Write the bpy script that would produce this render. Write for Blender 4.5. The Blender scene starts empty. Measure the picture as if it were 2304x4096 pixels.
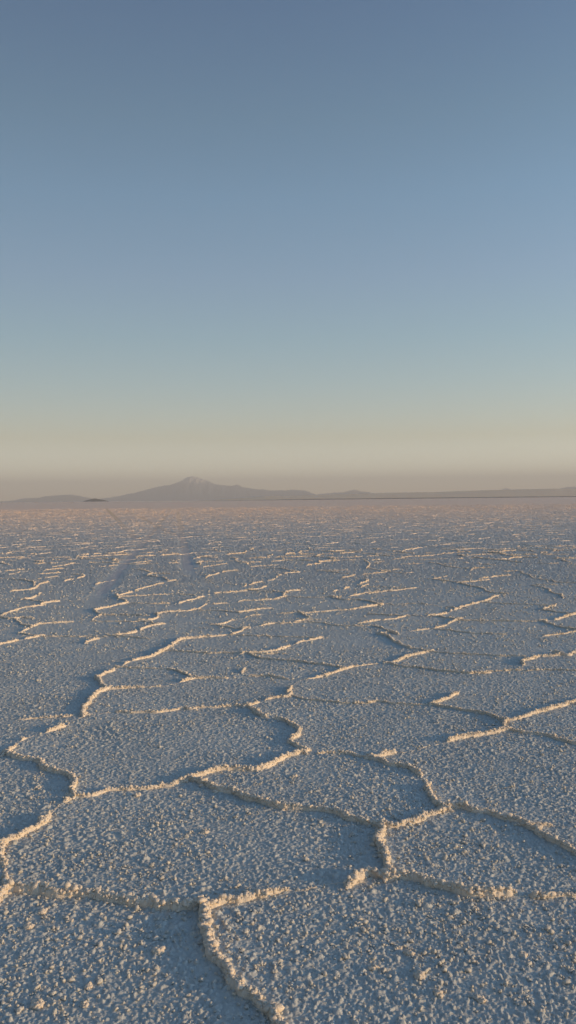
import bpy, math, random
import numpy as np
from mathutils import Matrix, Vector

# ------------------------------------------------------------------ camera
SC = bpy.context.scene
CAM_H, FPX, SW, SH = 1.5, 3400.0, 2304.0, 4096.0
HOR_L, HOR_R = 2009.0, 1984.0                       # horizon height at the two sides of the photo
ROLL = math.atan((HOR_L - HOR_R) / SW)
PITCH = math.atan(((HOR_L + HOR_R) / 2 - SH / 2) * math.cos(ROLL) / FPX)   # negative: looks slightly down
fwd = Vector((0, math.cos(PITCH), math.sin(PITCH)))
up0 = Vector((0, -math.sin(PITCH), math.cos(PITCH)))
X = Vector((1, 0, 0))
right = X * math.cos(ROLL) - up0 * math.sin(ROLL)
up = X * math.sin(ROLL) + up0 * math.cos(ROLL)
cam_data = bpy.data.cameras.new("camera")
cam = bpy.data.objects.new("camera", cam_data)
SC.collection.objects.link(cam)
cam_data.sensor_fit = 'VERTICAL'
cam_data.angle_y = 2 * math.atan(SH / 2 / FPX)
cam_data.clip_start, cam_data.clip_end = 0.05, 60000
M3 = Matrix((right, up, -fwd)).transposed()
cam.matrix_world = Matrix.Translation((0, 0, CAM_H)) @ M3.to_4x4()
SC.camera = cam

# ------------------------------------------------------------------ sky, sun, exposure
SUN_EL, SUN_AZ = math.radians(9.0), math.radians(16)   # azimuth: turned back towards the camera from due +X
sdir = Vector((math.cos(SUN_EL) * math.cos(SUN_AZ), -math.cos(SUN_EL) * math.sin(SUN_AZ), math.sin(SUN_EL)))
world = bpy.data.worlds.new("World")
SC.world = world
world.use_nodes = True
wn, wl = world.node_tree.nodes, world.node_tree.links
bg = wn["Background"]
sky = wn.new("ShaderNodeTexSky")
sky.sky_type = 'NISHITA'
sky.sun_disc = False
sky.sun_elevation = SUN_EL
sky.sun_rotation = math.atan2(sdir.x, sdir.y)
sky.altitude, sky.air_density, sky.dust_density, sky.ozone_density = 3600, 1.2, 1.5, 1.5
# the evening air of the place: a warmer, paler band low down and more glow on the sun's side
tc = wn.new("ShaderNodeTexCoord"); sxyz = wn.new("ShaderNodeSeparateXYZ")
wl.new(tc.outputs["Generated"], sxyz.inputs[0])
ramp = wn.new("ShaderNodeValToRGB"); cr = ramp.color_ramp   # tint of the sky by height above the horizon
SKY_T = [(0, 1.58, 1.2, 1.2), (2.0, 1.42, 1.08, 1.02), (4.1, 1.14, .78, .60), (7.8, 1.04, .83, .68), (10.7, .99, .86, .73),
         (14.5, 1.02, .88, .80), (19.4, .97, .915, .84), (24, .91, .87, .785), (30, .80, .785, .78), (60, .70, .79, .82)]
while len(cr.elements) < len(SKY_T): cr.elements.new(.5)
for e_, (a_, r_, g_, b_) in zip(cr.elements, SKY_T):
    e_.position = math.sin(math.radians(a_)); e_.color = (r_ * .93, g_ * .985, b_ * .98, 1)
wl.new(sxyz.outputs[2], ramp.inputs[0])
az = wn.new("ShaderNodeMath"); az.operation = 'MULTIPLY_ADD'; az.inputs[1].default_value = .60; az.inputs[2].default_value = 1.0
wl.new(sxyz.outputs[0], az.inputs[0])
vm = wn.new("ShaderNodeVectorMath"); vm.operation = 'MULTIPLY'
wl.new(sky.outputs[0], vm.inputs[0]); wl.new(ramp.outputs[0], vm.inputs[1])
vs = wn.new("ShaderNodeVectorMath"); vs.operation = 'SCALE'
wl.new(vm.outputs[0], vs.inputs[0]); wl.new(az.outputs[0], vs.inputs["Scale"])
wl.new(vs.outputs[0], bg.inputs[0])
bg.inputs[1].default_value = 0.15
sun_d = bpy.data.lights.new("sun", 'SUN')
sun_d.energy, sun_d.angle, sun_d.color = 3.3, math.radians(0.6), (1.0, 0.64, 0.29)
sun = bpy.data.objects.new("sun", sun_d)
sun.rotation_euler = (-sdir).to_track_quat('-Z', 'Y').to_euler()
SC.collection.objects.link(sun)
SC.view_settings.view_transform = 'Standard'
SC.view_settings.look = 'None'
SC.view_settings.exposure = 0.50
SC.view_settings.gamma = 1.0

# ------------------------------------------------------------------ helpers
def link(o, label, cat, group=None, kind=None):
    SC.collection.objects.link(o)
    o["label"] = label
    o["category"] = cat
    if group: o["group"] = group
    if kind: o["kind"] = kind
    return o

def mesh_np(name, verts, quads, mat, smooth=True):
    me = bpy.data.meshes.new(name)
    nv, nf = len(verts), len(quads)
    k = quads.shape[1]
    me.vertices.add(nv)
    me.vertices.foreach_set("co", np.ascontiguousarray(verts, dtype=np.float32).ravel())
    me.loops.add(nf * k)
    me.loops.foreach_set("vertex_index", np.ascontiguousarray(quads, dtype=np.int32).ravel())
    me.polygons.add(nf)
    me.polygons.foreach_set("loop_start", np.arange(0, nf * k, k, dtype=np.int32))
    me.update(calc_edges=True)
    me.materials.append(mat)
    if smooth:
        me.polygons.foreach_set("use_smooth", np.ones(nf, dtype=bool))
    return bpy.data.objects.new(name, me)

def grid_quads(nr, nc):
    i = np.arange(nr * nc).reshape(nr, nc)
    return np.stack([i[:-1, :-1], i[:-1, 1:], i[1:, 1:], i[1:, :-1]], -1).reshape(-1, 4)

def hsh(ix, iy, s):
    h = (ix.astype(np.int64) * 374761393 + iy.astype(np.int64) * 668265263 + s * 1442695041) & 0xFFFFFFFF
    h = ((h ^ (h >> 13)) * 1274126177) & 0xFFFFFFFF
    h = ((h ^ (h >> 16)) * 2246822519) & 0xFFFFFFFF
    return ((h ^ (h >> 15)) & 0xFFFFFF) / float(0x1000000)

def vnoise(x, y, s=0):
    x0, y0 = np.floor(x), np.floor(y)
    fx, fy = x - x0, y - y0
    fx, fy = fx * fx * (3 - 2 * fx), fy * fy * (3 - 2 * fy)
    a, b = hsh(x0, y0, s), hsh(x0 + 1, y0, s)
    c, d = hsh(x0, y0 + 1, s), hsh(x0 + 1, y0 + 1, s)
    return (a + (b - a) * fx) * (1 - fy) + (c + (d - c) * fx) * fy

def fbm(x, y, s=0, n=3):
    t, a, w = 0, 1.0, 0
    for k in range(n):
        t = t + a * vnoise(x * 2 ** k, y * 2 ** k, s + k)
        w += a; a *= .5
    return t / w

def domes(x, y, s, dens=1.0, rmin=.35, rmax=.75):
    """rounded grains on a jittered unit grid, 0..1"""
    cx, cy = np.floor(x), np.floor(y)
    out = np.zeros_like(x)
    for dx in (-1, 0, 1):
        for dy in (-1, 0, 1):
            gx, gy = cx + dx, cy + dy
            r = rmin + (rmax - rmin) * hsh(gx, gy, s + 2) ** 2
            px, py = gx + hsh(gx, gy, s), gy + hsh(gx, gy, s + 1)
            q = 1 - ((x - px) ** 2 + (y - py) ** 2) / (r * r)
            v = np.sqrt(np.maximum(q, 0)) * r / rmax
            if dens < 1: v = v * (hsh(gx, gy, s + 3) < dens)
            out = np.maximum(out, v)
    return out

# ------------------------------------------------------------------ materials
def salt_mat(name, col, bump=0.5, grain=90.0, vary=0.06, rough=0.75):
    m = bpy.data.materials.new(name)
    m.use_nodes = True
    n, l = m.node_tree.nodes, m.node_tree.links
    b = n["Principled BSDF"]
    geo = n.new("ShaderNodeNewGeometry")
    n1 = n.new("ShaderNodeTexNoise"); n1.inputs["Scale"].default_value = 1.3; n1.inputs["Detail"].default_value = 6
    n2 = n.new("ShaderNodeTexNoise"); n2.inputs["Scale"].default_value = 45; n2.inputs["Detail"].default_value = 3
    l.new(geo.outputs["Position"], n1.inputs["Vector"]); l.new(geo.outputs["Position"], n2.inputs["Vector"])
    add = n.new("ShaderNodeMath"); add.operation = 'ADD'
    l.new(n1.outputs["Fac"], add.inputs[0]); l.new(n2.outputs["Fac"], add.inputs[1])
    r = n.new("ShaderNodeValToRGB")
    r.color_ramp.elements[0].position, r.color_ramp.elements[1].position = .35, .65
    hal = n.new("ShaderNodeMath"); hal.operation = 'MULTIPLY'; hal.inputs[1].default_value = .5
    l.new(add.outputs[0], hal.inputs[0]); l.new(hal.outputs[0], r.inputs[0])
    r.color_ramp.elements[0].color = (*[c * (1 - vary) for c in col], 1)
    r.color_ramp.elements[1].color = (*[min(1, c * (1 + vary)) for c in col], 1)
    l.new(r.outputs[0], b.inputs["Base Color"])
    b.inputs["Roughness"].default_value = rough
    b.inputs["Specular IOR Level"].default_value = 0.3
    n3 = n.new("ShaderNodeTexNoise"); n3.inputs["Scale"].default_value = grain; n3.inputs["Detail"].default_value = 4
    n3.inputs["Roughness"].default_value = .65
    l.new(geo.outputs["Position"], n3.inputs["Vector"])
    bp = n.new("ShaderNodeBump"); bp.inputs["Strength"].default_value = bump; bp.inputs["Distance"].default_value = 0.01
    l.new(n3.outputs["Fac"], bp.inputs["Height"]); l.new(bp.outputs[0], b.inputs["Normal"])
    return m

def far_sun_tint(m, tan=(1.0, .71, .50)):
    # base colour turns tan with distance, standing in for the far flat's sunlit warmth
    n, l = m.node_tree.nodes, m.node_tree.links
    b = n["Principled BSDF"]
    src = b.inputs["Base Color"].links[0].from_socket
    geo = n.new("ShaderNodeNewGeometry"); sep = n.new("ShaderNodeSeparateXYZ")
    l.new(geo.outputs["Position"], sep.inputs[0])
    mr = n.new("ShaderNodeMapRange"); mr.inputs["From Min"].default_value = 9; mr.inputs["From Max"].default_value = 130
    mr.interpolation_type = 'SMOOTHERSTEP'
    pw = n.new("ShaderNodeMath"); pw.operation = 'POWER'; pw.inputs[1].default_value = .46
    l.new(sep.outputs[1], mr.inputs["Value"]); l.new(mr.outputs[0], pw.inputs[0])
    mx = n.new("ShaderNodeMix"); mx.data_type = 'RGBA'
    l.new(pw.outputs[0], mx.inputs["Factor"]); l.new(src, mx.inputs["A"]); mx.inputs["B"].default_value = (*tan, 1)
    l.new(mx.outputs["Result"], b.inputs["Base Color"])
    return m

M_SALT = salt_mat("salt_crust", (.585, .605, .575), .40, 140, .09, .5)
M_SALT.node_tree.nodes["Principled BSDF"].inputs["Specular IOR Level"].default_value = .55
M_CRUMB = salt_mat("crumb_salt", (.62, .605, .555), .4, 190)
M_RIDGE = salt_mat("ridge_salt", (.80, .715, .60), .5, 190)
M_TRACK = salt_mat("pressed_salt", (.48, .50, .53), .5, 60)
for m_ in (M_SALT, M_RIDGE, M_CRUMB): far_sun_tint(m_)
far_sun_tint(M_TRACK, (.93, .67, .42))
M_BANK = salt_mat("pale_shore", (.92, .71, .50), .3, .05, .12)
M_DARKSHORE = salt_mat("dark_shore", (.26, .20, .16), .3, .05)

def rock_mat():
    m = salt_mat("mountain_rock", (.10, .12, .17), .6, .01, .25, .9)
    n, l = m.node_tree.nodes, m.node_tree.links
    b = n["Principled BSDF"]
    src = b.inputs["Base Color"].links[0].from_socket
    geo = n.new("ShaderNodeNewGeometry"); sep = n.new("ShaderNodeSeparateXYZ")
    l.new(geo.outputs["Position"], sep.inputs[0])
    ns = n.new("ShaderNodeTexNoise"); ns.inputs["Scale"].default_value = .012; ns.inputs["Detail"].default_value = 5
    l.new(geo.outputs["Position"], ns.inputs["Vector"])
    ma = n.new("ShaderNodeMath"); ma.operation = 'MULTIPLY_ADD'; ma.inputs[1].default_value = 120
    l.new(ns.outputs["Fac"], ma.inputs[0]); l.new(sep.outputs[2], ma.inputs[2])
    mr = n.new("ShaderNodeMapRange"); mr.inputs["From Min"].default_value = 290; mr.inputs["From Max"].default_value = 320
    l.new(ma.outputs[0], mr.inputs["Value"])
    mx = n.new("ShaderNodeMix"); mx.data_type = 'RGBA'
    l.new(mr.outputs[0], mx.inputs["Factor"]); l.new(src, mx.inputs["A"])
    mx.inputs["B"].default_value = (.55, .55, .56, 1)
    l.new(mx.outputs["Result"], b.inputs["Base Color"])
    return m
M_ROCK = rock_mat()
M_HILL = salt_mat("hill_rock", (.17, .14, .13), .6, .01, .25, .9)
M_ISLE = salt_mat("island_rock", (.06, .05, .045), .6, .05, .25, .9)

# ------------------------------------------------------------------ photo pixel -> ground
def ray(px, py):
    d = right * ((px - SW / 2) / FPX) + up * (-(py - SH / 2) / FPX) + fwd
    return d

def gnd(px, py):
    d = ray(px, py)
    t = -CAM_H / d.z
    return (d.x * t, d.y * t)

# wheel tracks: straight lines x = a + b * (y - y0), from near to far
TRACKS = [(-2.75, -.128, 11.4, 11.5, 110, .17), (-1.95, -.132, 16.8, 16.0, 110, .22),
          (-5.55, -.222, 31.5, 30, 170, .26), (-3.75, -.212, 31.5, 34, 110, .18)]
def track_mask(x, y):
    m = np.zeros_like(x)
    for a, b, y0, n, f, w in TRACKS:
        c = a + b * (y - y0)
        wide = w / 2 + .03 * np.sin(y * 1.7) + y * .0005
        k = np.clip((wide + .12 - np.abs(x - c)) / .16, 0, 1)
        k = k * np.clip((y - n) / 3.0, 0, 1) * np.clip((f - y) / 60, 0, 1)
        m = np.maximum(m, k)
    return m

# ------------------------------------------------------------------ ridges traced on the ground
REG = {'A': (0, 2600, .795), 'B': (1152, 2600, .795), 'C': (0, 3250, .795), 'D': (1152, 3250, .795),
       'E': (0, 2240, .552), 'F': (750, 2240, .552), 'G': (1504, 2240, .552)}
# (region, height cm, half width cm, gap share, points)
T = []
def R(reg, h, w, gap, *p):
    ox, oy, s = REG[reg]
    T.append((h, w, gap, [(ox + s * p[i], oy + s * p[i + 1]) for i in range(0, len(p), 2)]))
def RZ(h, w, gap, p):
    q = []
    for reg, *c in p:
        ox, oy, s = REG[reg]
        q += [(ox + s * c[i], oy + s * c[i + 1]) for i in range(0, len(c), 2)]
    T.append((h, w, gap, q))
NEAR_LABELS = []
def N(label, h, w, gap, *p):
    RZ(h, w, gap, p); NEAR_LABELS.append(label)

N("thick crusty salt ridge curving down from the nearest junction to the bottom edge", 3.6, 2.8, 0,
  ('C',1000,480,1022,530,1045,600,1056,680,1075,740,1130,800,1165,860,1215,900,1270,930,1320,970,1370,1030,1395,1070,1420,1120,1440,1200))
N("long low greyish salt ridge running from the nearest junction to the lower left edge", 3.9, 2.7, 0,
  ('C',1000,482,930,492,860,487,760,475,680,468,570,462,520,445,440,428,380,422,300,422,200,416,100,408,50,412,0,440,-50,470))
N("bright short salt ridge rising right from the nearest three-way junction", 2.8, 2.2, .1,
  ('C',1005,480,1060,487,1120,472,1200,462,1260,438,1330,422,1400,408,1449,402),('D',30,405))
N("faint row of salt crumbs linking the nearest bright ridge to the upright ridge's foot", 1.5, 1.8, .55,
  ('D',30,405,90,390,160,378,260,372,330,368))
N("stubby pale salt ridge at the left foot of the short upright ridge", 3.2, 2.6, 0,
  ('D',322,372,345,358,400,335,460,332,490,338))
N("short upright bright salt ridge joining two junctions in the near right field", 3.4, 2.6, 0,
  ('D',490,335,505,300,485,240,462,190,450,150,468,100,480,80))
N("bright stub of salt ridge leaning right from the top of the upright ridge", 2.7, 2.1, 0,
  ('D',480,80,540,82,600,62,660,50,720,25,780,0,815,-18))
N("rounded dull salt ridge sloping right from the foot of the upright ridge", 3.5, 2.7, 0,
  ('D',490,335,560,345,640,353,720,372,800,391,870,407,930,425,1020,430,1100,430))
N("crumbly low end of the dull near ridge running out to the right edge", 1.7, 2.0, .35,
  ('D',1100,430,1180,430,1260,440,1330,440,1400,436,1449,432,1520,425))
N("smooth-topped ridge bending right from the junction above the upright ridge", 3.3, 2.5, 0,
  ('B',800,802,870,802,950,820,1010,832,1070,856,1150,868,1185,878))
N("rough ridge dropping away to the right edge below the smooth-topped ridge", 3.2, 2.4, 0,
  ('D',1192,80,1230,102,1290,132,1360,168,1420,202,1449,228,1510,265))
N("faint level salt ridge touching the right edge above the rough dropping ridge", 1.4, 1.6, .3,
  ('D',1190,76,1280,74,1380,80,1449,80,1520,78))
N("long thin dark-sided ridge slanting from the V-shaped bend down to the upright ridge", 3.1, 2.2, 0,
  ('A',945,655,1010,680,1080,702,1160,727,1240,757,1320,782,1400,797,1449,803),('D',70,-8,200,5,270,20,340,50,410,73,480,80))
N("bright upper arm of the V-shaped ridge bend left of the middle", 3.1, 2.3, .03,
  ('A',940,657,1000,640,1070,622,1140,607,1220,607,1290,607,1340,597,1400,572,1430,561),('B',0,545,40,532,80,520))
N("faint crumbly ridge running from the big left elbow to the V-shaped bend", 1.8, 2.0, .35,
  ('A',375,740,440,740,500,730,560,717,620,712,680,710,740,702,800,692,850,686,900,670,945,656))
N("thick salt ridge bulging right into the big elbow near the left edge", 3.4, 2.6, 0,
  ('A',28,530,60,542,120,562,180,572,220,600,280,620,330,632,358,650,373,690,365,740))
N("bright salt ridge falling from the big elbow to the left edge", 3.2, 2.5, .03,
  ('A',365,740,340,765,290,792,270,830,250,852,210,880),('C',222,50,170,90,110,130,50,157,15,180,0,215,-25,240))
N("scrap of bright ridge standing upright on the left edge", 3.0, 2.2, .1,
  ('C',-8,215,5,250,10,310,14,370,5,420,-15,455))
N("bright wavy ridge climbing from the far left bend to the tall slanting ridge", 3.0, 2.3, .04,
  ('A',22,532,60,500,100,462,150,442,200,432,270,412,330,387,390,357,430,332))
N("steep bright ridge standing between the wavy ridge and the knee below the long climb", 3.2, 2.4, 0,
  ('A',425,333,415,310,440,282,468,242,510,216,545,200))
N("short dark-sided knee of ridge turning back to the left", 2.8, 2.0, 0, ('A',545,198,512,176,490,147))
N("long bright ridge climbing right from the knee towards the snowy summit", 2.8, 2.0, .06,
  ('A',488,147,530,126,580,101,630,72,700,51,760,36,820,8),('E',1160,670,1220,645,1250,620,1280,595,1310,580,1380,570,1449,568),('F',60,568,120,562,180,560,240,553))
N("bright low ridge running right from the knee with a fading end", 2.3, 2.0, .15,
  ('A',575,201,660,196,740,191,810,186,880,176,940,157,1000,146,1060,146,1120,146))
N("broken row of salt crumbs crossing the plate below the fading low ridge", 1.8, 2.1, .42,
  ('A',430,332,500,326,600,320,660,322,740,317,790,317,860,307,930,297,960,302,1010,294,1080,292,1150,285,1230,285))
N("isolated faint strip of salt crumbs on the large shaded left plate", 1.5, 2.0, .3,
  ('A',125,354,170,350,220,344,260,342,340,336))
N("bright short ridge reaching right from the point of the second V-shaped bend", 2.6, 2.1, .05,
  ('A',1245,287,1290,272,1350,252,1410,246,1449,241),('B',15,231))
N("S-shaped thick ridge winding down from the second V-shaped bend", 3.0, 2.4, .03,
  ('A',1245,287,1280,311,1330,341,1390,356,1449,367),('B',30,386,52,402,45,430,15,455,8,468,40,487,75,515,82,522))
N("bright ridge curling up right from the top of the second V-shaped bend", 2.7, 2.0, .03,
  ('B',12,232,2,206,20,182,50,162,110,151,160,141,220,121,270,106,315,91))
N("thin dark-sided ridge running level into the curling bright ridge", 1.9, 1.5, 0,
  ('A',1240,22,1300,44,1380,51,1449,59),('B',60,65,130,73,200,83,265,96))
N("bright knobbly ridge slanting up above the thin dark-sided ridge", 2.6, 1.9, .08,
  ('F',430,685,500,677,580,670,660,657,710,640,780,611,840,596,900,581,952,573))
N("faint gappy link between the curling ridge and the knobbly bright stub", 1.5, 1.6, .4,
  ('B',315,91,370,83,440,73,500,70))
N("knobbly bright stub slanting up right at the middle of the field", 3.0, 2.1, .08,
  ('B',503,69,560,56,600,41,650,26,715,10))
N("thin straight dark ridge leaving the knobbly stub and ending in a pale crumb", 2.0, 1.5, 0,
  ('B',505,70,580,86,660,94,740,106,830,116,900,122,940,120,990,118))
N("very thin wavering ridge crossing the middle below the straight dark ridge", 1.5, 1.3, .12,
  ('B',15,231,90,250,180,260,260,270,340,272,400,271,440,262,480,266,520,275,600,280,700,283,735,281))
N("isolated bright stub slanting up from the wavering thin ridge", 2.9, 1.9, 0, ('B',728,279,770,261,810,246,845,232))
N("thin smooth dark ridge curving down to the right-hand junction", 2.2, 1.6, 0,
  ('B',735,283,800,295,870,305,950,318,1010,335,1060,352,1090,361))
N("short dark upright link inside the right-hand junction", 2.8, 1.9, 0, ('B',1092,360,1086,385,1105,405,1130,411))
N("bright ridge climbing from the right-hand junction to the right edge", 2.7, 2.1, .04,
  ('B',1100,361,1160,347,1220,327,1290,307,1360,287,1449,266,1520,247))
N("thin low ridge leaving the right-hand junction towards the right edge below", 1.9, 1.6, 0,
  ('B',1130,412,1180,425,1250,431,1310,441,1370,456,1449,476,1520,492))
N("long chunky bright ridge slanting down left from the right-hand junction", 3.1, 2.3, .08,
  ('B',1105,410,1050,420,1010,426,970,432,900,446,840,461,770,476,700,487,660,501,600,516,540,527,480,541,430,549))
N("faint flat ridge joining the S-shaped ridge to the chunky bright ridge", 1.7, 1.8, .25,
  ('B',82,521,150,525,220,522,300,526,360,538,430,549))
N("knobbly ridge curving down between the chunky ridge and the smooth-topped one", 2.9, 2.2, .02,
  ('B',430,549,490,580,570,592,620,606,658,640,680,682,702,722,732,762,770,791,800,802))
N("bright stub beside the right edge with a hooked end", 2.6, 1.8, .05, ('B',1182,76,1185,60,1220,55,1265,39,1340,33))
N("clump of bright salt crust touching the right edge", 3.4, 2.6, .1, ('B',1358,22,1400,32,1440,20,1500,15))
N("hairline dark ridge below the bright clump on the right edge", 1.2, 1.0, 0, ('B',1000,112,1100,106,1210,105,1300,103,1449,107,1510,110))
N("long hairline dark ridge running level towards the hooked bright stub", 1.7, 1.3, 0, ('B',720,12,850,21,950,26,1050,31,1170,36))
N("thin arched ridge enclosing the small plate right of the long climb", 1.7, 1.4, 0, ('A',600,92,700,95,780,97,850,101,910,116,960,141))
N("hairline ridge joining the long climb to the tip of the thin level ridge", 1.7, 1.2, 0, ('A',860,6,950,12,1060,20,1150,16,1240,21))
N("small crumbly corner of ridge alone in the middle plate", 1.9, 1.8, .1, ('A',1235,102,1216,131,1290,136,1360,136,1430,148))
NN = len(NEAR_LABELS)

for s in """E 2.4 1.7 .04 0 613 60 606 120 591 180 576 240 566 290 556
E 2.4 1.7 .08 140 533 180 516 230 491 280 471 330 466 400 461 490 456
E 1.6 1.2 0 145 535 200 545 250 552
E 2 1.5 0 -60 415 0 421 60 429 100 433 130 450 160 470 230 485
E 2 1.5 .1 95 430 150 425 210 428
E 2.3 1.6 .05 -40 425 0 412 60 386 120 366 170 349 240 341 310 331
E 2.8 1.9 0 315 321 350 313 400 306
E 2.6 1.7 .05 185 287 240 281 270 261 300 241
E 1.5 1.2 0 190 290 250 297 315 307
E 2.6 1.7 0 110 228 170 223 240 216 268 196 300 176 330 169
E 2 1.4 0 170 148 210 155 245 168 248 190
E 1.5 1.2 0 -40 138 60 141 170 149
E 2.8 1.8 0 848 252 860 285 905 294 915 309
E 2.5 1.7 .05 880 255 940 240 1000 220 1060 200 1130 185 1200 165 1260 150
E 2.2 1.6 0 1210 147 1180 131 1120 125 1073 119
E 2.2 1.6 .1 1073 119 1100 104 1200 104
E 1.5 1.2 0 830 66 930 68 1030 75 1085 92
E 2.5 1.7 0 908 318 850 329 790 346 730 356 690 366
E 2.2 1.5 0 683 370 710 386 745 399
E 2.1 1.7 .08 745 401 700 416 662 446
E 1.5 1.1 0 750 402 850 402 950 405 1040 408
E 1.7 1.1 0 905 314 1000 318 1100 320 1200 318
E 2.8 1.8 0 1035 440 1090 440 1135 425 1138 395
E 2 1.5 .08 1140 393 1200 382 1280 375 1350 370 1425 360
E 1.6 1.2 0 700 448 850 450 950 452 1040 450 1100 462 1150 469
E 2.6 1.8 .04 797 551 860 546 920 541 980 526 1040 501 1100 486 1170 473
E 1.3 1.1 0 300 558 450 560 600 560 740 560
E 2.2 1.8 .12 635 603 690 581 750 561
E 1.9 1.3 0 800 553 900 560 970 565 1050 572
E 1.5 1.1 0 1240 665 1340 670 1449 678 1800 684 2040 686
E 2.6 1.7 .05 1310 316 1350 301 1400 291 1460 272
E 1.5 1.2 0 870 270 1000 262 1150 255 1300 250 1390 259
E 1.8 1.4 .1 700 178 750 161 820 146
E 2.2 1.5 .05 540 110 600 113 602 128 540 141 480 153
E 2 1.4 .1 290 106 360 101 430 96
E 1.9 1.4 .1 340 76 400 68 430 66
E 2.1 1.4 .05 400 51 470 41 525 29
E 1.8 1.3 .1 300 136 400 123
E 1.9 1.4 .05 690 51 760 49 830 41
E 1.9 1.4 .05 900 26 1000 21 1080 12
E 1.7 1.3 .1 70 80 150 72
E 1.8 1.3 .1 80 106 160 89
F 2.3 1.6 .05 135 131 160 118 210 106 260 91 350 79
F 2.7 1.7 .04 428 189 500 171 570 156 630 146 652 121 710 101 790 93
F 1.6 1.2 0 600 62 680 65 740 78 790 88
F 2.3 1.6 0 430 222 490 216 560 200
F 2.3 1.6 .05 173 252 220 244 300 239 400 231
F 2 1.5 .05 545 294 620 289 680 276 712 266
F 2.6 1.7 0 698 264 707 241 740 231 790 226
F 1.6 1.1 0 470 225 560 230 660 235 700 240
F 1.8 1.4 .15 210 321 300 316 400 301 470 299
F 2.2 1.6 .08 358 384 420 376 500 363 580 356
F 1.4 1.1 0 120 368 240 372 360 384
F 1.9 1.4 .06 200 471 260 466 330 441 400 426 440 411 520 401 600 396 700 393
F 1.6 1.2 0 180 470 270 488 350 502 400 500
F 2 1.6 .1 308 542 350 536 400 511 440 496
F 2.6 1.8 .03 468 496 540 481 600 469 655 468
F 1.5 1.1 0 330 548 500 553 700 560 900 567
F 2 1.5 .1 -30 373 60 363 122 330
F 2.2 1.5 0 808 384 850 405 880 421
F 2.1 1.6 .15 880 388 950 381 1010 376 1100 369 1160 366 1230 356
F 2.7 1.8 0 1230 356 1300 345 1350 336 1395 329
F 1.5 1.1 0 700 391 810 386
F 1.9 1.4 .1 798 452 850 441 930 441
F 1.4 1.1 0 720 460 880 455 960 458 1020 468 1100 480 1250 483
F 2.3 1.5 .04 1055 271 1120 273 1200 263 1280 246 1350 239 1402 231
F 2.2 1.4 0 1058 275 1120 290 1200 292 1280 296 1340 312 1388 329
F 2.3 1.5 .04 1048 233 1100 221 1155 208
F 2.8 1.8 0 1255 173 1300 157 1290 146
F 2.2 1.6 0 1265 197 1300 184
F 2.3 1.5 0 1140 130 1170 125 1205 114
F 1.8 1.3 .1 970 79 1050 79 1130 76
F 1.5 1.1 0 975 82 1050 92 1140 101
F 2.2 1.5 0 1297 62 1320 32 1288 10
F 1.5 1.1 0 1310 62 1380 75 1449 82
F 1.5 1.1 0 750 270 870 275 960 275 1055 274
F 1.9 1.5 .15 1262 461 1300 456 1380 443
F 1.7 1.2 0 1250 485 1330 485 1380 489 1430 505 1500 535
F 1.9 1.3 .1 70 61 150 49 270 31
F 1.8 1.3 .1 480 51 540 46 640 40
F 1.8 1.3 .15 1270 106 1350 101 1430 91
G 2.6 1.8 0 28 545 80 556 130 591 180 621 230 639
G 1.9 1.4 .06 230 639 300 651 370 661 395 664
G 2.6 2 .05 60 537 110 525 150 540
G 2.6 1.8 .04 425 500 480 486 530 466 580 441 602 434
G 1.6 1.2 0 430 506 520 513 620 526 720 536 900 543
G 1.8 1.1 0 600 440 750 442 900 445 1050 450 1200 450
G 2.6 1.8 .04 1208 445 1270 441 1330 431 1390 411 1440 396 1500 378
G 2.2 1.5 0 1210 446 1270 470 1330 488 1390 500 1449 511 1500 518
G 2 1.5 .12 1240 553 1320 546 1400 531 1449 523 1500 515
G 3 1.8 0 1218 362 1250 346 1290 341 1295 332
G 1.9 1.3 0 1222 365 1280 378 1350 386 1449 392 1510 395
G 2.8 1.8 .02 400 408 460 401 530 381 580 361 640 341 700 321 760 309 820 291 860 271 922 257
G 1.8 1.2 0 420 411 500 421 585 433
G 1.6 1.1 0 780 310 880 315 1000 322 1150 326 1260 332
G 1.2 1 0 250 405 330 410 400 410
G 1.9 1.2 0 -30 398 100 405 210 410
G 2.3 1.6 .05 85 437 150 429 212 411
G 1.5 1.2 .06 100 320 200 322 300 320 400 330 490 342 570 349
G 2 1.4 0 922 247 860 242 800 230 768 207
G 1.9 1.4 0 768 207 720 198 660 186 608 173
G 2 1.4 .1 608 169 700 159 800 148
G 1.9 1.3 .12 760 137 870 122 950 115
G 1.7 1.2 0 400 141 480 151 540 158 600 166
G 1.8 1.3 .05 430 139 500 124
G 2.1 1.5 .05 -30 245 80 229 160 222 270 209
G 1.5 1.1 0 -50 199 100 202 200 207
G 1.9 1.4 0 1060 104 1110 112 1130 130 1200 145 1270 152 1320 166 1449 171
G 1.7 1.3 .05 1190 183 1270 183
G 2 1.4 .04 1140 190 1200 200 1250 216 1268 240 1340 256 1350 276
G 1.9 1.3 0 400 26 450 30 500 46 600 60 690 65
G 2.2 1.5 0 690 79 712 64 790 61
G 1.8 1.3 .1 60 81 150 73
G 1.6 1.2 .05 70 86 200 99 242 95
G 2 1.7 .1 280 516 370 508
G 1.7 1.3 .1 960 86 1030 84 1060 100""".splitlines():
    p = s.split(); v = [float(a) for a in p[1:]]
    R(p[0], v[0], v[1], v[2], *v[3:])

WT = [(h, w, g, np.array([gnd(*q) for q in pts])) for h, w, g, pts in T]

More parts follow.
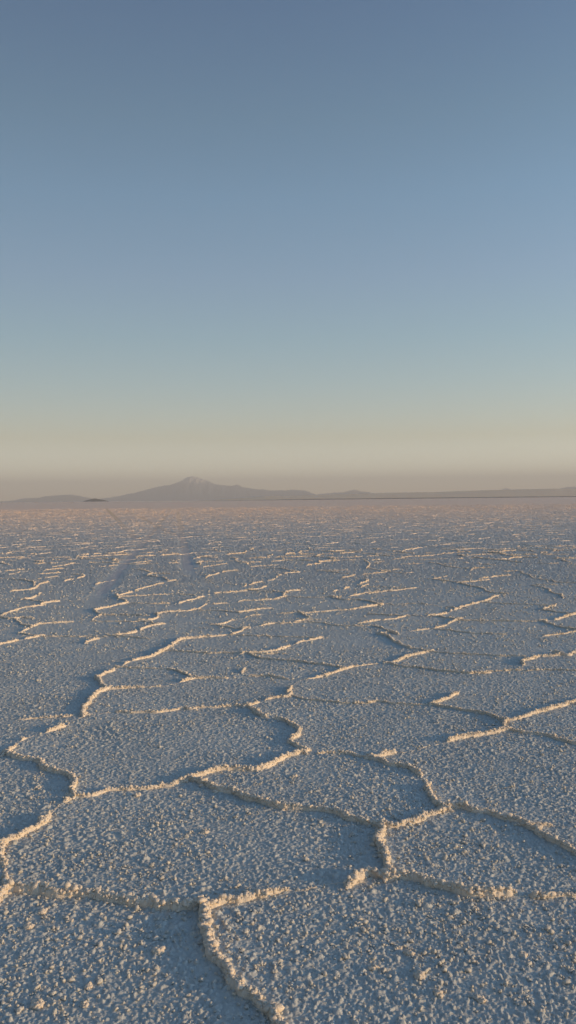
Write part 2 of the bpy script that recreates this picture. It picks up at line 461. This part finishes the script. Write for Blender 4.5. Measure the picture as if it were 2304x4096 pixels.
# ------------------------------------------------------------------ ground relief shared by everything that lies on it
def resample(P, ds):
    # smooth curve through the traced points (Catmull-Rom), then even steps
    Q = np.vstack([2 * P[0] - P[1], P, 2 * P[-1] - P[-2]])
    out = []
    for i in range(1, len(Q) - 2):
        t = np.linspace(0, 1, 12, endpoint=False)[:, None]
        a, b, c, d = Q[i - 1], Q[i], Q[i + 1], Q[i + 2]
        out.append(.5 * (2 * b + (c - a) * t + (2 * a - 5 * b + 4 * c - d) * t ** 2 + (3 * b - a - 3 * c + d) * t ** 3))
    C = np.vstack(out + [Q[-2][None]])
    L = np.r_[0, np.cumsum(np.linalg.norm(np.diff(C, axis=0), axis=1))]
    s = np.arange(0, L[-1] + ds * .5, ds)
    return np.stack([np.interp(s, L, C[:, 0]), np.interp(s, L, C[:, 1])], -1), s

UX0, UX1, UY0, UY1, UC = -8.0, 8.0, 1.5, 22.0, .02
uplift = np.zeros((int((UY1 - UY0) / UC), int((UX1 - UX0) / UC)), dtype=np.float32)
for h, w, g, P in WT:
    C, s = resample(P, .03)
    k = 14
    yy, xx = np.mgrid[-k:k + 1, -k:k + 1] * UC
    ker = (np.exp(-(xx ** 2 + yy ** 2) / (2 * .075 ** 2)) * h * .01 * .12).astype(np.float32)
    for x, y in C:
        i, j = int((y - UY0) / UC), int((x - UX0) / UC)
        if k <= i < uplift.shape[0] - k - 1 and k <= j < uplift.shape[1] - k - 1:
            v = uplift[i - k:i + k + 1, j - k:j + k + 1]
            np.maximum(v, ker, out=v)

def lookup(x, y):
    fx = np.clip((x - UX0) / UC, 0, uplift.shape[1] - 2); fy = np.clip((y - UY0) / UC, 0, uplift.shape[0] - 2)
    i, j = fy.astype(int), fx.astype(int)
    a, b = fy - i, fx - j
    return (uplift[i, j] * (1 - a) + uplift[i + 1, j] * a) * (1 - b) + (uplift[i, j + 1] * (1 - a) + uplift[i + 1, j + 1] * a) * b

def base_z(x, y):
    """gentle relief of the plates without the grains"""
    z = (fbm(x * .9, y * .9, 11, 3) - .5) * .007 + (fbm(x * 5, y * 5, 17, 2) - .5) * .004
    return z + lookup(x, y) - .008 * track_mask(x, y)

def grains(x, y):
    tm = track_mask(x, y)
    patch = fbm(x * 1.6, y * 1.6, 31, 3)
    wx = x + (vnoise(x * 60, y * 60, 3) - .5) * .012
    wy = y + (vnoise(x * 60, y * 60, 4) - .5) * .012
    amp = .75 + .7 * fbm(x * 7, y * 7, 35, 2)
    amp = amp * .88
    g = (domes(wx / .0103, wy / .0103, 41, .85) * .0055 + domes(wx / .019, wy / .019, 45, .55, .25, .6) * .0065) * amp
    g += domes(wx / .038, wy / .038, 51, .35, .18, .42) * np.clip((patch - .25) * 2.5, .35, 1.2) * .0095
    g += (vnoise(x * 210, y * 210, 5) - .5) * .0015
    return g * (1 - .5 * tm)

# ------------------------------------------------------------------ ground sheet
def ground_rows():
    ys, y = [], 1.35
    while y < 9000:
        ys.append(y)
        if y < 7: st = .0050 + (y > 4.5) * .0012
        elif y < 12: st = .0062 + (y - 7) / 5 * .010
        elif y < 25: st = .0162 + (y - 12) / 13 * .05
        else: st = min(.066 * (y / 25) ** 1.75, y * .06)
        y += st
    return np.array(ys)
ys = ground_rows()
NC = 1400
TANW = .46
t = np.linspace(-1, 1, NC)
inner = np.clip(t / .80, -1, 1) * .42                 # fine columns in the middle, coarser ones far out to the sides
outer = np.sign(t) * (np.clip(np.abs(t) - .80, 0, 1) / .20) ** 1.6
Y = np.repeat(ys[:, None], NC, 1)
Xg = inner[None, :] * (Y + 1.6) + outer[None, :] * (Y * .8 + 5.0)
rng = np.random.default_rng(5)
Z = base_z(Xg, Y)
near = ys < 26
Z[near] += grains(Xg[near], Y[near])
far = ys > 8.5
yf = Y[far]
# beyond the grains' resolution: broken crust relief, as rough as the grains but coarser
f = np.clip((yf - 8.5) / 8, 0, 1) * np.minimum(yf * .0015, .042)
Z[far] += (rng.random(yf.shape) - .5) * f * (1 - .8 * track_mask(Xg[far], yf))
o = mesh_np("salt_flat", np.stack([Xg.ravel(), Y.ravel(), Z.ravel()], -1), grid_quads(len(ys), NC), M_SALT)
link(o, "wide flat crust of granular white salt, blue in shade and warm where sunlit", "salt flat", kind="structure")
# the same flat behind, beside and far beyond the camera, a step lower
OUT = 14000.0
v = np.array([(-OUT, -OUT, -.03), (OUT, -OUT, -.03), (OUT, OUT, -.03), (-OUT, OUT, -.03)], dtype=float)
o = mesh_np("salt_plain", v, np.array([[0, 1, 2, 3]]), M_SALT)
link(o, "salt plain stretching on to the horizon beyond the nearer crust", "salt plain", kind="structure")

# ------------------------------------------------------------------ crumbs of crystallised salt
def crumb_shapes(sub, nvar, seed):
    import bmesh
    out = []
    r_ = np.random.default_rng(seed)
    for k in range(nvar):
        bm = bmesh.new()
        bmesh.ops.create_icosphere(bm, subdivisions=sub, radius=1)
        co = np.array([v.co[:] for v in bm.verts]); f = np.array([[v.index for v in fc.verts] for fc in bm.faces])
        bm.free()
        ax = r_.normal(size=(7, 3)); ax /= np.linalg.norm(ax, axis=1)[:, None]
        d_ = co @ ax.T
        sc = 1 + (np.maximum(0, d_ - .55) * r_.uniform(.1, 1.5, 7)).sum(1) - .38 * r_.random(len(co)) + .3 * np.sin(co[:, 0] * 5 + k) * np.sin(co[:, 1] * 4.3 + 2 * k)
        out.append(co * sc[:, None] * r_.uniform(.75, 1.2, 3))
    return np.array(out), f
SHAPES = {1: crumb_shapes(1, 24, 1), 2: crumb_shapes(2, 24, 2)}

def crumbs(cx, cy, cz, r, sub, rg):
    sh, f = SHAPES[sub]
    n = len(cx)
    if n == 0: return np.zeros((0, 3)), np.zeros((0, 3), int)
    V = sh[rg.integers(0, len(sh), n)]
    a = rg.random(n) * 6.283
    ca, sa = np.cos(a)[:, None], np.sin(a)[:, None]
    Vx, Vy = V[..., 0] * ca - V[..., 1] * sa, V[..., 0] * sa + V[..., 1] * ca
    P = np.stack([Vx * r[:, None] + cx[:, None], Vy * r[:, None] + cy[:, None], V[..., 2] * r[:, None] * .9 + cz[:, None]], -1)
    F = (f[None] + (np.arange(n) * V.shape[1])[:, None, None]).reshape(-1, 3)
    return P.reshape(-1, 3), F

# ------------------------------------------------------------------ ridges
def ridge_mesh(P, h, w, gap, seed, px=None, cheap=False):
    d = max(2.0, float(np.mean(P[:, 1])))
    ds = max(.0055, d * (.0011 if not cheap else .004))
    h, w = h * .01, w * .0074
    if cheap: ds = min(max(ds, .05), .35)
    P = np.array(P, dtype=float)
    e0 = P[0] - P[1]; e1 = P[-1] - P[-2]
    ext = .03 + .005 * d
    P[0] += e0 / np.linalg.norm(e0) * ext; P[-1] += e1 / np.linalg.norm(e1) * ext
    C, s = resample(P, ds)
    if len(C) < 3: return None
    tan = np.gradient(C, axis=0)
    tan /= np.maximum(np.linalg.norm(tan, axis=1), 1e-9)[:, None]
    nor = np.stack([-tan[:, 1], tan[:, 0]], -1)
    s0 = seed * 13.7
    wob = (vnoise(s * 9 + s0, s * 0, 71) - .5) * .028 + (vnoise(s * 28 + s0, s * 0, 72) - .5) * .014
    C = C + nor * wob[:, None]
    hn = fbm(s * 7 + s0, s * 0, 73, 3)
    big = fbm(s * 2.2 + s0, s * 0, 75, 2)
    H = h * (.55 + .55 * hn + .35 * big)
    if gap > 0:
        gn = fbm(s * 4.5 + s0, s * 0 + 3, 76, 3)
        q = .27 + gap * .5
        H = H * np.clip((gn - q) / .10, .10, 1)
    endf = np.clip(np.minimum(s, s[-1] - s) / (.035 if not cheap else .15), 0.05, 1)
    H = H * np.sqrt(endf) * (1 - .6 * track_mask(C[:, 0], C[:, 1]))
    W = w * (.65 + .7 * fbm(s * 8 + s0, s * 0, 74, 2)) * np.clip(H / h, .35, 1.2)
    nu = 7 if cheap else int(np.clip(2 * w * 1.5 / ds, 9, 22))
    u = np.linspace(-1, 1, nu)
    prof = np.maximum(0, 1 - u ** 2) ** .75
    VX = C[:, 0:1] + nor[:, 0:1] * W[:, None] * u[None] * 1.25
    VY = C[:, 1:2] + nor[:, 1:2] * W[:, None] * u[None] * 1.25
    VZ = H[:, None] * prof[None] * (1 if cheap else .86)
    if not cheap:
        sc = 1.0 if d < 9 else 1.5
        lump = domes(VX / (.0155 * sc), VY / (.0155 * sc), 81 + seed) * .0085 * sc + domes(VX / .0085, VY / .0085, 91 + seed) * .0035
        lump += (vnoise(VX * 130, VY * 130, 95) - .5) * .004
        k = np.clip(H / h, .2, 1.1)[:, None] * (.25 + .75 * prof[None] ** .5)
        big_l = domes(VX / .04, VY / .04, 99 + seed, .4, .2, .5) * .012
        lump = (lump + big_l) * k * min(1.2, h / .026) * .8
        # push outwards as well as up so that the sides are knobbly
        sgn = u[None] * .8
        VX = VX + nor[:, 0:1] * sgn * lump; VY = VY + nor[:, 1:2] * sgn * lump
        VZ = VZ + lump
    else:
        VZ = VZ * (.75 + .5 * rng.random(VZ.shape))
    b = base_z(VX, VY) if not cheap or d < 25 else (fbm(VX * .9, VY * .9, 11, 3) - .5) * .007
    VZ = VZ + b + (.002 if not cheap else .0)
    VZ[:, 0] = b[:, 0] - .012; VZ[:, -1] = b[:, -1] - .012
    V = np.stack([VX, VY, VZ], -1).reshape(-1, 3)
    Q = grid_quads(len(C), nu)
    if cheap: return V, Q
    Q = np.vstack([Q[:, [0, 1, 2]], Q[:, [0, 2, 3]]])
    rg = np.random.default_rng(1000 + seed)
    L = s[-1]
    scl = 1.0 if d < 8 else (d / 8) ** .6
    n = int(L * (1000 if d < 5 else 700 if d < 8 else 420 / scl))
    if d > 24: n = int(L * 60)
    i = rg.integers(0, len(C), n)
    lat = rg.normal(0, .52, n)
    stray = rg.random(n) < .10
    lat[stray] *= 3.0
    Wi, Hi = W[i], H[i]
    r = np.clip(rg.lognormal(math.log(.0036), .48, n), .0018, .0120) * scl * (.75 + .25 * h / .03) * np.clip(Hi / h, .5, 1.1)
    keep = rg.random(n) < np.clip(Hi / h * 1.6, .12, 1)
    cx = C[i, 0] + nor[i, 0] * Wi * lat + rg.normal(0, .003, n); cy = C[i, 1] + nor[i, 1] * Wi * lat + rg.normal(0, .003, n)
    pz = Hi * np.maximum(0, 1 - (lat / 1.25) ** 2) ** .75
    cz = base_z(cx, cy) + pz + r * (.35 + .5 * rg.random(n))
    P2, F2 = crumbs(cx[keep], cy[keep], cz[keep], r[keep], 2 if d < 4.2 else 1, rg)
    return np.vstack([V, P2]), np.vstack([Q, F2 + len(V)])

ORD = ["", "first", "second", "third", "fourth", "fifth", "sixth", "seventh", "eighth", "ninth", "tenth", "eleventh", "twelfth",
       "thirteenth", "fourteenth", "fifteenth", "sixteenth", "seventeenth", "eighteenth", "nineteenth", "twentieth",
       "twenty-first", "twenty-second", "twenty-third", "twenty-fourth", "twenty-fifth", "twenty-sixth", "twenty-seventh"]
COLS = [(150, "along the left edge"), (340, "in line with the low left hills"), (440, "in line with the dark islet"),
        (650, "in line with the mountain's left flank"), (880, "in line with the snowy summit"), (1060, "in line with the mountain's right shoulder"),
        (1290, "in line with the mountain's right foot"), (1520, "in line with the small lone hill"),
        (1800, "in line with the bare pale shore"), (2080, "in line with the tiny shore hump"), (9999, "along the right edge")]
mids = []
for i in range(NN, len(T)):
    pts = T[i][3]
    cx = sum(p[0] for p in pts) / len(pts); cy = sum(p[1] for p in pts) / len(pts)
    col = next(k for k, c in enumerate(COLS) if cx < c[0])
    mids.append((col, -cy, i))
mids.sort()
mid_label, cnt = {}, {}
for col, ncy, i in mids:
    cnt[col] = cnt.get(col, 0) + 1
    pts = T[i][3]
    ln = math.hypot(pts[-1][0] - pts[0][0], pts[-1][1] - pts[0][1])
    slope = (pts[-1][1] - pts[0][1]) / (pts[-1][0] - pts[0][0] + 1e-6)
    kind = "bright slanting" if slope < -.12 else ("thin dark-edged" if slope > .02 or T[i][0] < 1.7 else "low pale")
    size = "long " if ln > 200 else ("short " if ln < 70 else "")
    mid_label[i] = "%s%s salt ridge, %s outward %s" % (size, kind, ORD[cnt[col]], COLS[col][1])

GRP = "salt ridges bounding the crust plates"
for i, (h, w, g, P) in enumerate(WT):
    rm = ridge_mesh(P, h * (.68 if i < NN else .70), w * (.64 if i < NN else .72), g * (.45 if i < NN else .2), i)
    if rm is None: continue
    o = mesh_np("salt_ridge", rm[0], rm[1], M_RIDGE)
    link(o, NEAR_LABELS[i] if i < NN else mid_label[i], "salt ridge", GRP)

# honeycomb of ridges beyond the traced ones, and outside the photo's frame beside them
def far_network():
    a = .86
    edges = []
    def node(i, j, k):
        x = a * math.sqrt(3) * (i + .5 * (j & 1)); y = a * 1.5 * j + (a if k else 0)
        r1, r2 = float(hsh(np.array([i * 2 + k]), np.array([j]), 5)[0]), float(hsh(np.array([i * 2 + k]), np.array([j]), 6)[0])
        return (x + (r1 - .5) * a * .95, y + (r2 - .5) * a * .95)
    jmax = int(230 / (a * 1.5))
    for j in range(1, jmax):
        y = a * 1.5 * j
        im = int((y * .42 + 7) / (a * math.sqrt(3))) + 1
        for i in range(-im, im + 1):
            up_ = node(i, j, 1); lo = node(i, j, 0)
            edges.append((lo, up_))
            jj = j + 1
            il, ir = (i - 1, i) if not (j & 1) else (i, i + 1)
            edges.append((up_, node(il, jj, 0))); edges.append((up_, node(ir, jj, 0)))
    return edges

def to_px(x, y, z=0):
    v = Vector((x, y, z - CAM_H))
    dz = v.dot(fwd)
    return SW / 2 + FPX * v.dot(right) / dz, SH / 2 - FPX * v.dot(up) / dz

single, mass = [], []
budget = 290 - len(WT)
E = far_network()
E.sort(key=lambda e: e[0][1] + e[1][1])
rnd = random.Random(3)
for (p, q) in E:
    mx, my = (p[0] + q[0]) / 2, (p[1] + q[1]) / 2
    if my < 2.6: continue
    cx, cy = to_px(mx, my)
    inside = -40 < cx < SW + 40
    if inside and cy > 2258: continue
    if not inside and -330 < cx < SW + 330 and cy > 2400: continue
    if rnd.random() < .10 + .9 * min(1, max(0, (my - 60) / 125)): continue
    dx, dy = q[0] - p[0], q[1] - p[1]
    ob = rnd.uniform(-.13, .13)
    ob2 = rnd.uniform(-.13, .13)
    P = np.array([p, (p[0] + dx * .33 - dy * ob, p[1] + dy * .33 + dx * ob), (p[0] + dx * .66 - dy * ob2, p[1] + dy * .66 + dx * ob2), q])
    h = rnd.choice([1.3, 1.9, 2.4, 3.0]) * max(.35, 1 - my / 130)
    if inside and len(single) < budget:
        single.append((P, h))
    else:
        mass.append((P, h))
single.sort(key=lambda e: e[0][:, 1].mean())
fcnt = {}
for k, (P, h) in enumerate(single):
    cx_ = to_px(P[:, 0].mean(), P[:, 1].mean())[0]
    col = next(q for q, c in enumerate(COLS) if cx_ < c[0])
    fcnt[col] = fcnt.get(col, 0) + 1
    rm = ridge_mesh(P, h, 1.7, .06, 300 + k)
    o = mesh_np("salt_ridge", rm[0], rm[1], M_RIDGE)
    link(o, "thin salt ridge, %s of the crowded far band, %s" % (ORD[fcnt[col]], COLS[col][1]), "salt ridge", "crowded far salt ridges")
VV, QQ, n0 = [], [], 0
for k, (P, h) in enumerate(mass):
    y = P[:, 1].mean()
    rm = ridge_mesh(P, h, 1.8 + y * .012, .06, 700 + k, cheap=y > 12)
    if rm is None: continue
    if rm[1].shape[1] == 4: rm = (rm[0], np.vstack([rm[1][:, [0, 1, 2]], rm[1][:, [0, 2, 3]]]))
    VV.append(rm[0]); QQ.append(rm[1] + n0); n0 += len(rm[0])
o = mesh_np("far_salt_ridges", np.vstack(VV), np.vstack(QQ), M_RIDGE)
link(o, "countless tiny salt ridges fading to streaks below the horizon", "salt ridges", kind="stuff")

# ------------------------------------------------------------------ loose crumbs strewn over the nearest plates
rg = np.random.default_rng(77)
n = 150000
cy = 2.0 + 21 * rg.random(n) ** 1.35
cx = (rg.random(n) * 2 - 1) * (cy * .46 + .3)
pt = fbm(cx * 1.6, cy * 1.6, 31, 3); cl = fbm(cx * 9, cy * 9, 37, 2)
keep = rg.random(n) < np.clip((pt - .2) * 3, .3, 1) * np.clip((cl - .34) * 4, .12, 1) * np.clip((25 - cy) / 15, 0, .8)
cx, cy = cx[keep], cy[keep]
keep = track_mask(cx, cy) < .3
cx, cy = cx[keep], cy[keep]
r = np.clip(rg.lognormal(math.log(.0028), .45, len(cx)), .0018, .009) * np.clip((cy / 5) ** .7, 1, 2.2)
cz = base_z(cx, cy) + .003 + r * .55
nr_ = cy < 4
a1, b1 = crumbs(cx[nr_], cy[nr_], cz[nr_], r[nr_], 2, rg)
a2, b2 = crumbs(cx[~nr_], cy[~nr_], cz[~nr_], r[~nr_], 1, rg)
print("crumbs", len(cx))
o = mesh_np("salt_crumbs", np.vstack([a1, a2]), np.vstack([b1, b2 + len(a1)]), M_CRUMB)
link(o, "fine salt crumbs strewn over the granular crust plates", "salt crumbs", kind="stuff")

# ------------------------------------------------------------------ wheel tracks
TL = ["pressed bluish wheel track, outer one of the pair heading for the mountain's summit",
      "pressed bluish wheel track, inner one passing closest to the middle of the field",
      "faint dark wheel track running away towards the dark islet",
      "faintest wheel track, beside the one running towards the dark islet"]
for k, (a, b, y0, n, f, w) in enumerate(TRACKS):
    yy = n + (f - n) * (np.linspace(0, 1, 700) ** 2.2)
    uu = np.linspace(-1, 1, 9)
    Yt = np.repeat(yy[:, None], 9, 1)
    half = w / 2 * (1 + .25 * (fbm(yy * 1.3, yy * 0 + k, 21, 2) - .5)) + .0005 * yy
    Xt = (a + b * (Yt - y0)) + uu[None] * half[:, None] + .0
    Zt = base_z(Xt, Yt) + .004 + Yt * .00008 + (fbm(Xt * 14, Yt * 14, 33, 2) - .5) * .006 + (np.random.default_rng(k).random(Xt.shape) - .5) * .008
    ends = np.clip((Yt - n) / 3, 0, 1) * np.clip((f - Yt) / 60, 0, 1)
    Zt = Zt - (1 - ends) * .012
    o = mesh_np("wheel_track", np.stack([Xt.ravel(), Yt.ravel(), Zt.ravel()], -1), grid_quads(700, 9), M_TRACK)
    link(o, TL[k], "wheel track", "wheel tracks pressed into the salt", kind="structure")

# ------------------------------------------------------------------ far shore, mountains, hills
def hor(px): return HOR_L + (HOR_R - HOR_L) * px / SW

def silhouette(pts, reg):
    ox, oy, s = reg
    return [(ox + s * x, (hor(ox + s * x) - (oy + s * y))) for x, y in pts]

def mountain(name, prof, D, depth, mat, label, cat, seed, rough=.25, nx=260, ny=60, base=-6, skew=0):
    xs = np.array([p[0] for p in prof]); hs = np.array([p[1] for p in prof])
    px = np.linspace(xs[0], xs[-1], nx)
    hh = np.interp(px, xs, hs) / FPX * D
    hh = hh + (fbm(px * .05, px * 0, seed, 3) - .5) * hh.max() * .03
    v = np.linspace(-1, 1, ny)
    tx = (px - SW / 2) / FPX
    Yy = D + v[:, None] * depth + 0 * px[None]
    Xx = tx[None] * D + 0 * v[:, None]
    g = np.exp(-(v[:, None] * 2.1) ** 2)
    spur = fbm(px[None] * .035 + v[:, None] * 1.2, v[:, None] * 2.6 + 0 * px[None], seed + 5, 5)
    gully = np.abs(spur - .5) * 2
    Zz = hh[None] * g * (1 - rough * gully * np.clip(np.abs(v[:, None]) * 6, 0, 1)) + base * (1 - g)
    o = mesh_np(name, np.stack([Xx.ravel(), Yy.ravel(), Zz.ravel()], -1), grid_quads(ny, nx), mat)
    link(o, label, cat, kind="structure")
    return o

ZA, ZB, ZC, ZD = (500, 1880, .552), (0, 1940, .414), (1152, 1800, .795), (1700, 1920, .417)
prof = silhouette([(900, 150), (1000, 128), (1150, 108), (1300, 75), (1400, 48)], ZB) + \
       silhouette([(230, 123), (330, 107), (400, 85), (440, 60), (470, 48), (490, 44), (530, 50), (560, 62), (600, 75), (660, 105), (770, 115),
                   (815, 103), (860, 125), (960, 140), (1000, 137), (1050, 148), (1120, 145), (1170, 147), (1200, 142), (1300, 145), (1340, 160), (1380, 178), (1400, 200)], ZA)
mountain("mountain", prof, 12000, 1700, M_ROCK, "broad blue-grey volcano with pale snow on its pointed summit", "mountain", 101, .5, 700, 160)
mountain("hill", silhouette([(-300, 165), (0, 158), (150, 148), (250, 127), (400, 121), (440, 108), (560, 97), (680, 91), (760, 102), (830, 118), (900, 130), (960, 150)], ZB),
         11000, 900, M_HILL, "low blue-grey range of hills at the left end of the horizon", "hills", 111, .4, 200)
mountain("hill", silhouette([(150, 222), (220, 215), (280, 211), (335, 198), (360, 206), (410, 212), (450, 222)], ZC),
         12500, 600, M_HILL, "small pointed hill standing alone beyond the mountain's long foot", "hill", 121, .4, 90)
mountain("hill", silhouette([(720, 105), (750, 84), (780, 76), (810, 82), (840, 105)], ZD),
         12600, 300, M_HILL, "tiny rounded hump peeking over the pale far shore", "hill", 131, .3, 50)
mountain("hill", silhouette([(1270, 95), (1330, 71), (1400, 64), (1449, 64), (1600, 60), (1750, 75), (1850, 100)], ZD),
         12700, 400, M_HILL, "faint low hill rising behind the far shore at the right edge", "hill", 141, .3, 60)
mountain("island", silhouette([(815, 150), (840, 144), (870, 135), (920, 125), (960, 132), (1010, 143), (1040, 150)], ZB),
         3400, 60, M_ISLE, "small dark islet lying flat on the horizon beside the mountain", "island", 151, .3, 80, base=-2)

# pale slope of the far shore with its dark lower bank
top = silhouette([(-500, 233), (-200, 230), (0, 227), (200, 221), (400, 215), (660, 209)], ZC) + \
      silhouette([(100, 109), (400, 98), (600, 92), (1000, 82), (1200, 77), (1449, 77), (2600, 60), (4000, 90)], ZD)
xs = np.array([p[0] for p in top]); hs = np.array([p[1] for p in top])
px = np.linspace(xs[0], xs[-1], 500)
hh = np.maximum(np.interp(px, xs, hs), 1.0)
hh = hh * np.clip((px - 760) / 300, 0, 1) ** 1.3 - 2.5 * np.clip(1 - (px - 754) / 120, 0, 1)
D1, D2 = 1500.0, 2400.0
tx = (px - SW / 2) / FPX
bank = np.clip((px - 760) / 500, 0, 1) * 3.8 / FPX * D1 * (1 + .15 * (vnoise(px * .03, px * 0, 9) - .5))
rows = []
for t_ in np.linspace(0, 1, 40):
    D = D1 + 40 + (D2 - D1) * t_
    z = bank * .6 * (1 - t_) + (hh / FPX * D2 - 0) * (t_ ** 1.05) + (fbm(px * .02, px * 0 + t_ * 9, 19, 4) - .5) * .9 * t_ * (1 - t_) * 2
    rows.append(np.stack([tx * D, px * 0 + D, z], -1))
rows.append(rows[-1] + np.array([0, 150, 0]) * 1.0); rows[-1][:, 2] = -2
V = np.stack(rows)
o = mesh_np("far_shore", V.reshape(-1, 3), grid_quads(len(rows), 500), M_BANK)
link(o, "pale beige slope of far shore rising gently towards the right edge", "shore", kind="structure")
zr = [-.5, 0.35, .9, 1.0, .75]
yr = [0, 3, 9, 22, 40]
V = np.stack([np.stack([tx * (D1 + b_), px * 0 + D1 + b_, bank * a_ - .3], -1) for a_, b_ in zip(zr, yr)])
o = mesh_np("shore_bank", V.reshape(-1, 3), grid_quads(5, 500), M_DARKSHORE)
link(o, "thin dark brown bank drawing a line along the foot of the pale shore", "bank", kind="structure")

# ------------------------------------------------------------------ loose salt lumps
def lump_mesh(name, x, y, r, seed):
    g_ = np.random.default_rng(900 + seed)
    n = 26
    a_ = g_.random(n) * 6.283; q_ = np.sqrt(g_.random(n)) * .85
    rr = g_.uniform(.26, .52, n)
    st = g_.uniform(.7, 1.25)
    co, f = crumbs(np.cos(a_) * q_ * st, np.sin(a_) * q_ / st, (1 - q_) * .55 * g_.random(n), rr, 2, g_)
    zb = float(base_z(np.array([x]), np.array([y]))[0])
    o = mesh_np(name, co * r, f, M_RIDGE)
    o.location = (x, y, zb + r * .28)
    return o
LUMPS = [  # Z pixels (1449 wide), radius cm, label
 (400, 2398, 2.1, "largest loose salt lump, alone on the nearest left plate"),
 (105, 2297, 1.7, "round salt lump below the long low greyish ridge, near the left edge"),
 (72, 2334, 1.8, "flattish salt lump closest to the left edge on the nearest left plate"),
 (175, 2319, 1.3, "small salt lump just right of and below the round one"),
 (95, 2532, 2.0, "clustered salt lump in the bottom left corner"),
 (213, 2532, 1.3, "salt lump along the bottom edge, just right of the corner cluster"),
 (223, 2486, 1.5, "pale salt lump above the bottom edge on the nearest left plate"),
 (1057, 2462, 2.0, "largest salt lump on the nearest right plate"),
 (1029, 2402, 1.7, "round salt lump right above the largest one on the right plate"),
 (1004, 2388, 1.2, "small angular salt lump beside the round one on the right plate"),
 (1103, 2504, 1.7, "salt lump between the largest one and the bottom edge on the right"),
 (1192, 2290, 1.3, "salt lump just below the end of the rounded dull ridge"),
 (1316, 2405, 1.4, "salt lump far right on the nearest right plate"),
 (590, 1998, 0, ""), (345, 2003, 1.8, "bright salt knob on the faint ridge before the V-shaped bend"),
 (739, 1955, 1.7, "bright salt knob beside the V-shaped bend's upper arm"),
 (96, 1985, 1.8, "lone pinkish salt lump inside the shaded bay by the left edge"),
 (515, 2094, 1.9, "pale salt lump alone on the plate below the V-shaped bend"),
 (1240, 1846, 2.2, "warm bright salt block on the gap of the long chunky ridge"),
 (942, 2440, 1.5, "salt lump above the bottom edge, straight below the upright ridge"),
 (1210, 2520, 1.5, "salt lump near the bottom edge at the far right"),
]
for k, (zx, zy, r, lab) in enumerate(LUMPS):
    if r == 0: continue
    x, y = gnd(zx * 1.59, zy * 1.59)
    o = lump_mesh("salt_lump", x, y, r * .0085, k + 1)
    o.rotation_euler = (0, 0, k * 1.3)
    link(o, lab, "salt lump", "loose salt lumps on the crust")

# ------------------------------------------------------------------ haze
def haze():
    z0, z1, w = -8.5, 340.0, 14500.0
    v = np.array([(x, y, z) for z in (z0, z1) for x, y in ((-w, -w), (w, -w), (w, w), (-w, w))], dtype=float)
    f = np.array([[3, 2, 1, 0], [4, 5, 6, 7], [0, 1, 5, 4], [1, 2, 6, 5], [2, 3, 7, 6], [3, 0, 4, 7]])
    m = bpy.data.materials.new("haze_air")
    m.use_nodes = True
    n, l = m.node_tree.nodes, m.node_tree.links
    n.remove(n["Principled BSDF"])
    pv = n.new("ShaderNodeVolumePrincipled")
    pv.inputs["Color"].default_value = (.88, .93, 1.0, 1)
    pv.inputs["Density"].default_value = 0.00019
    pv.inputs["Anisotropy"].default_value = 0.0
    l.new(pv.outputs[0], n["Material Output"].inputs["Volume"])
    o = mesh_np("haze", v, f, m, False)
    link(o, "thin pale haze softening the mountains along the horizon", "haze", kind="stuff")
haze()
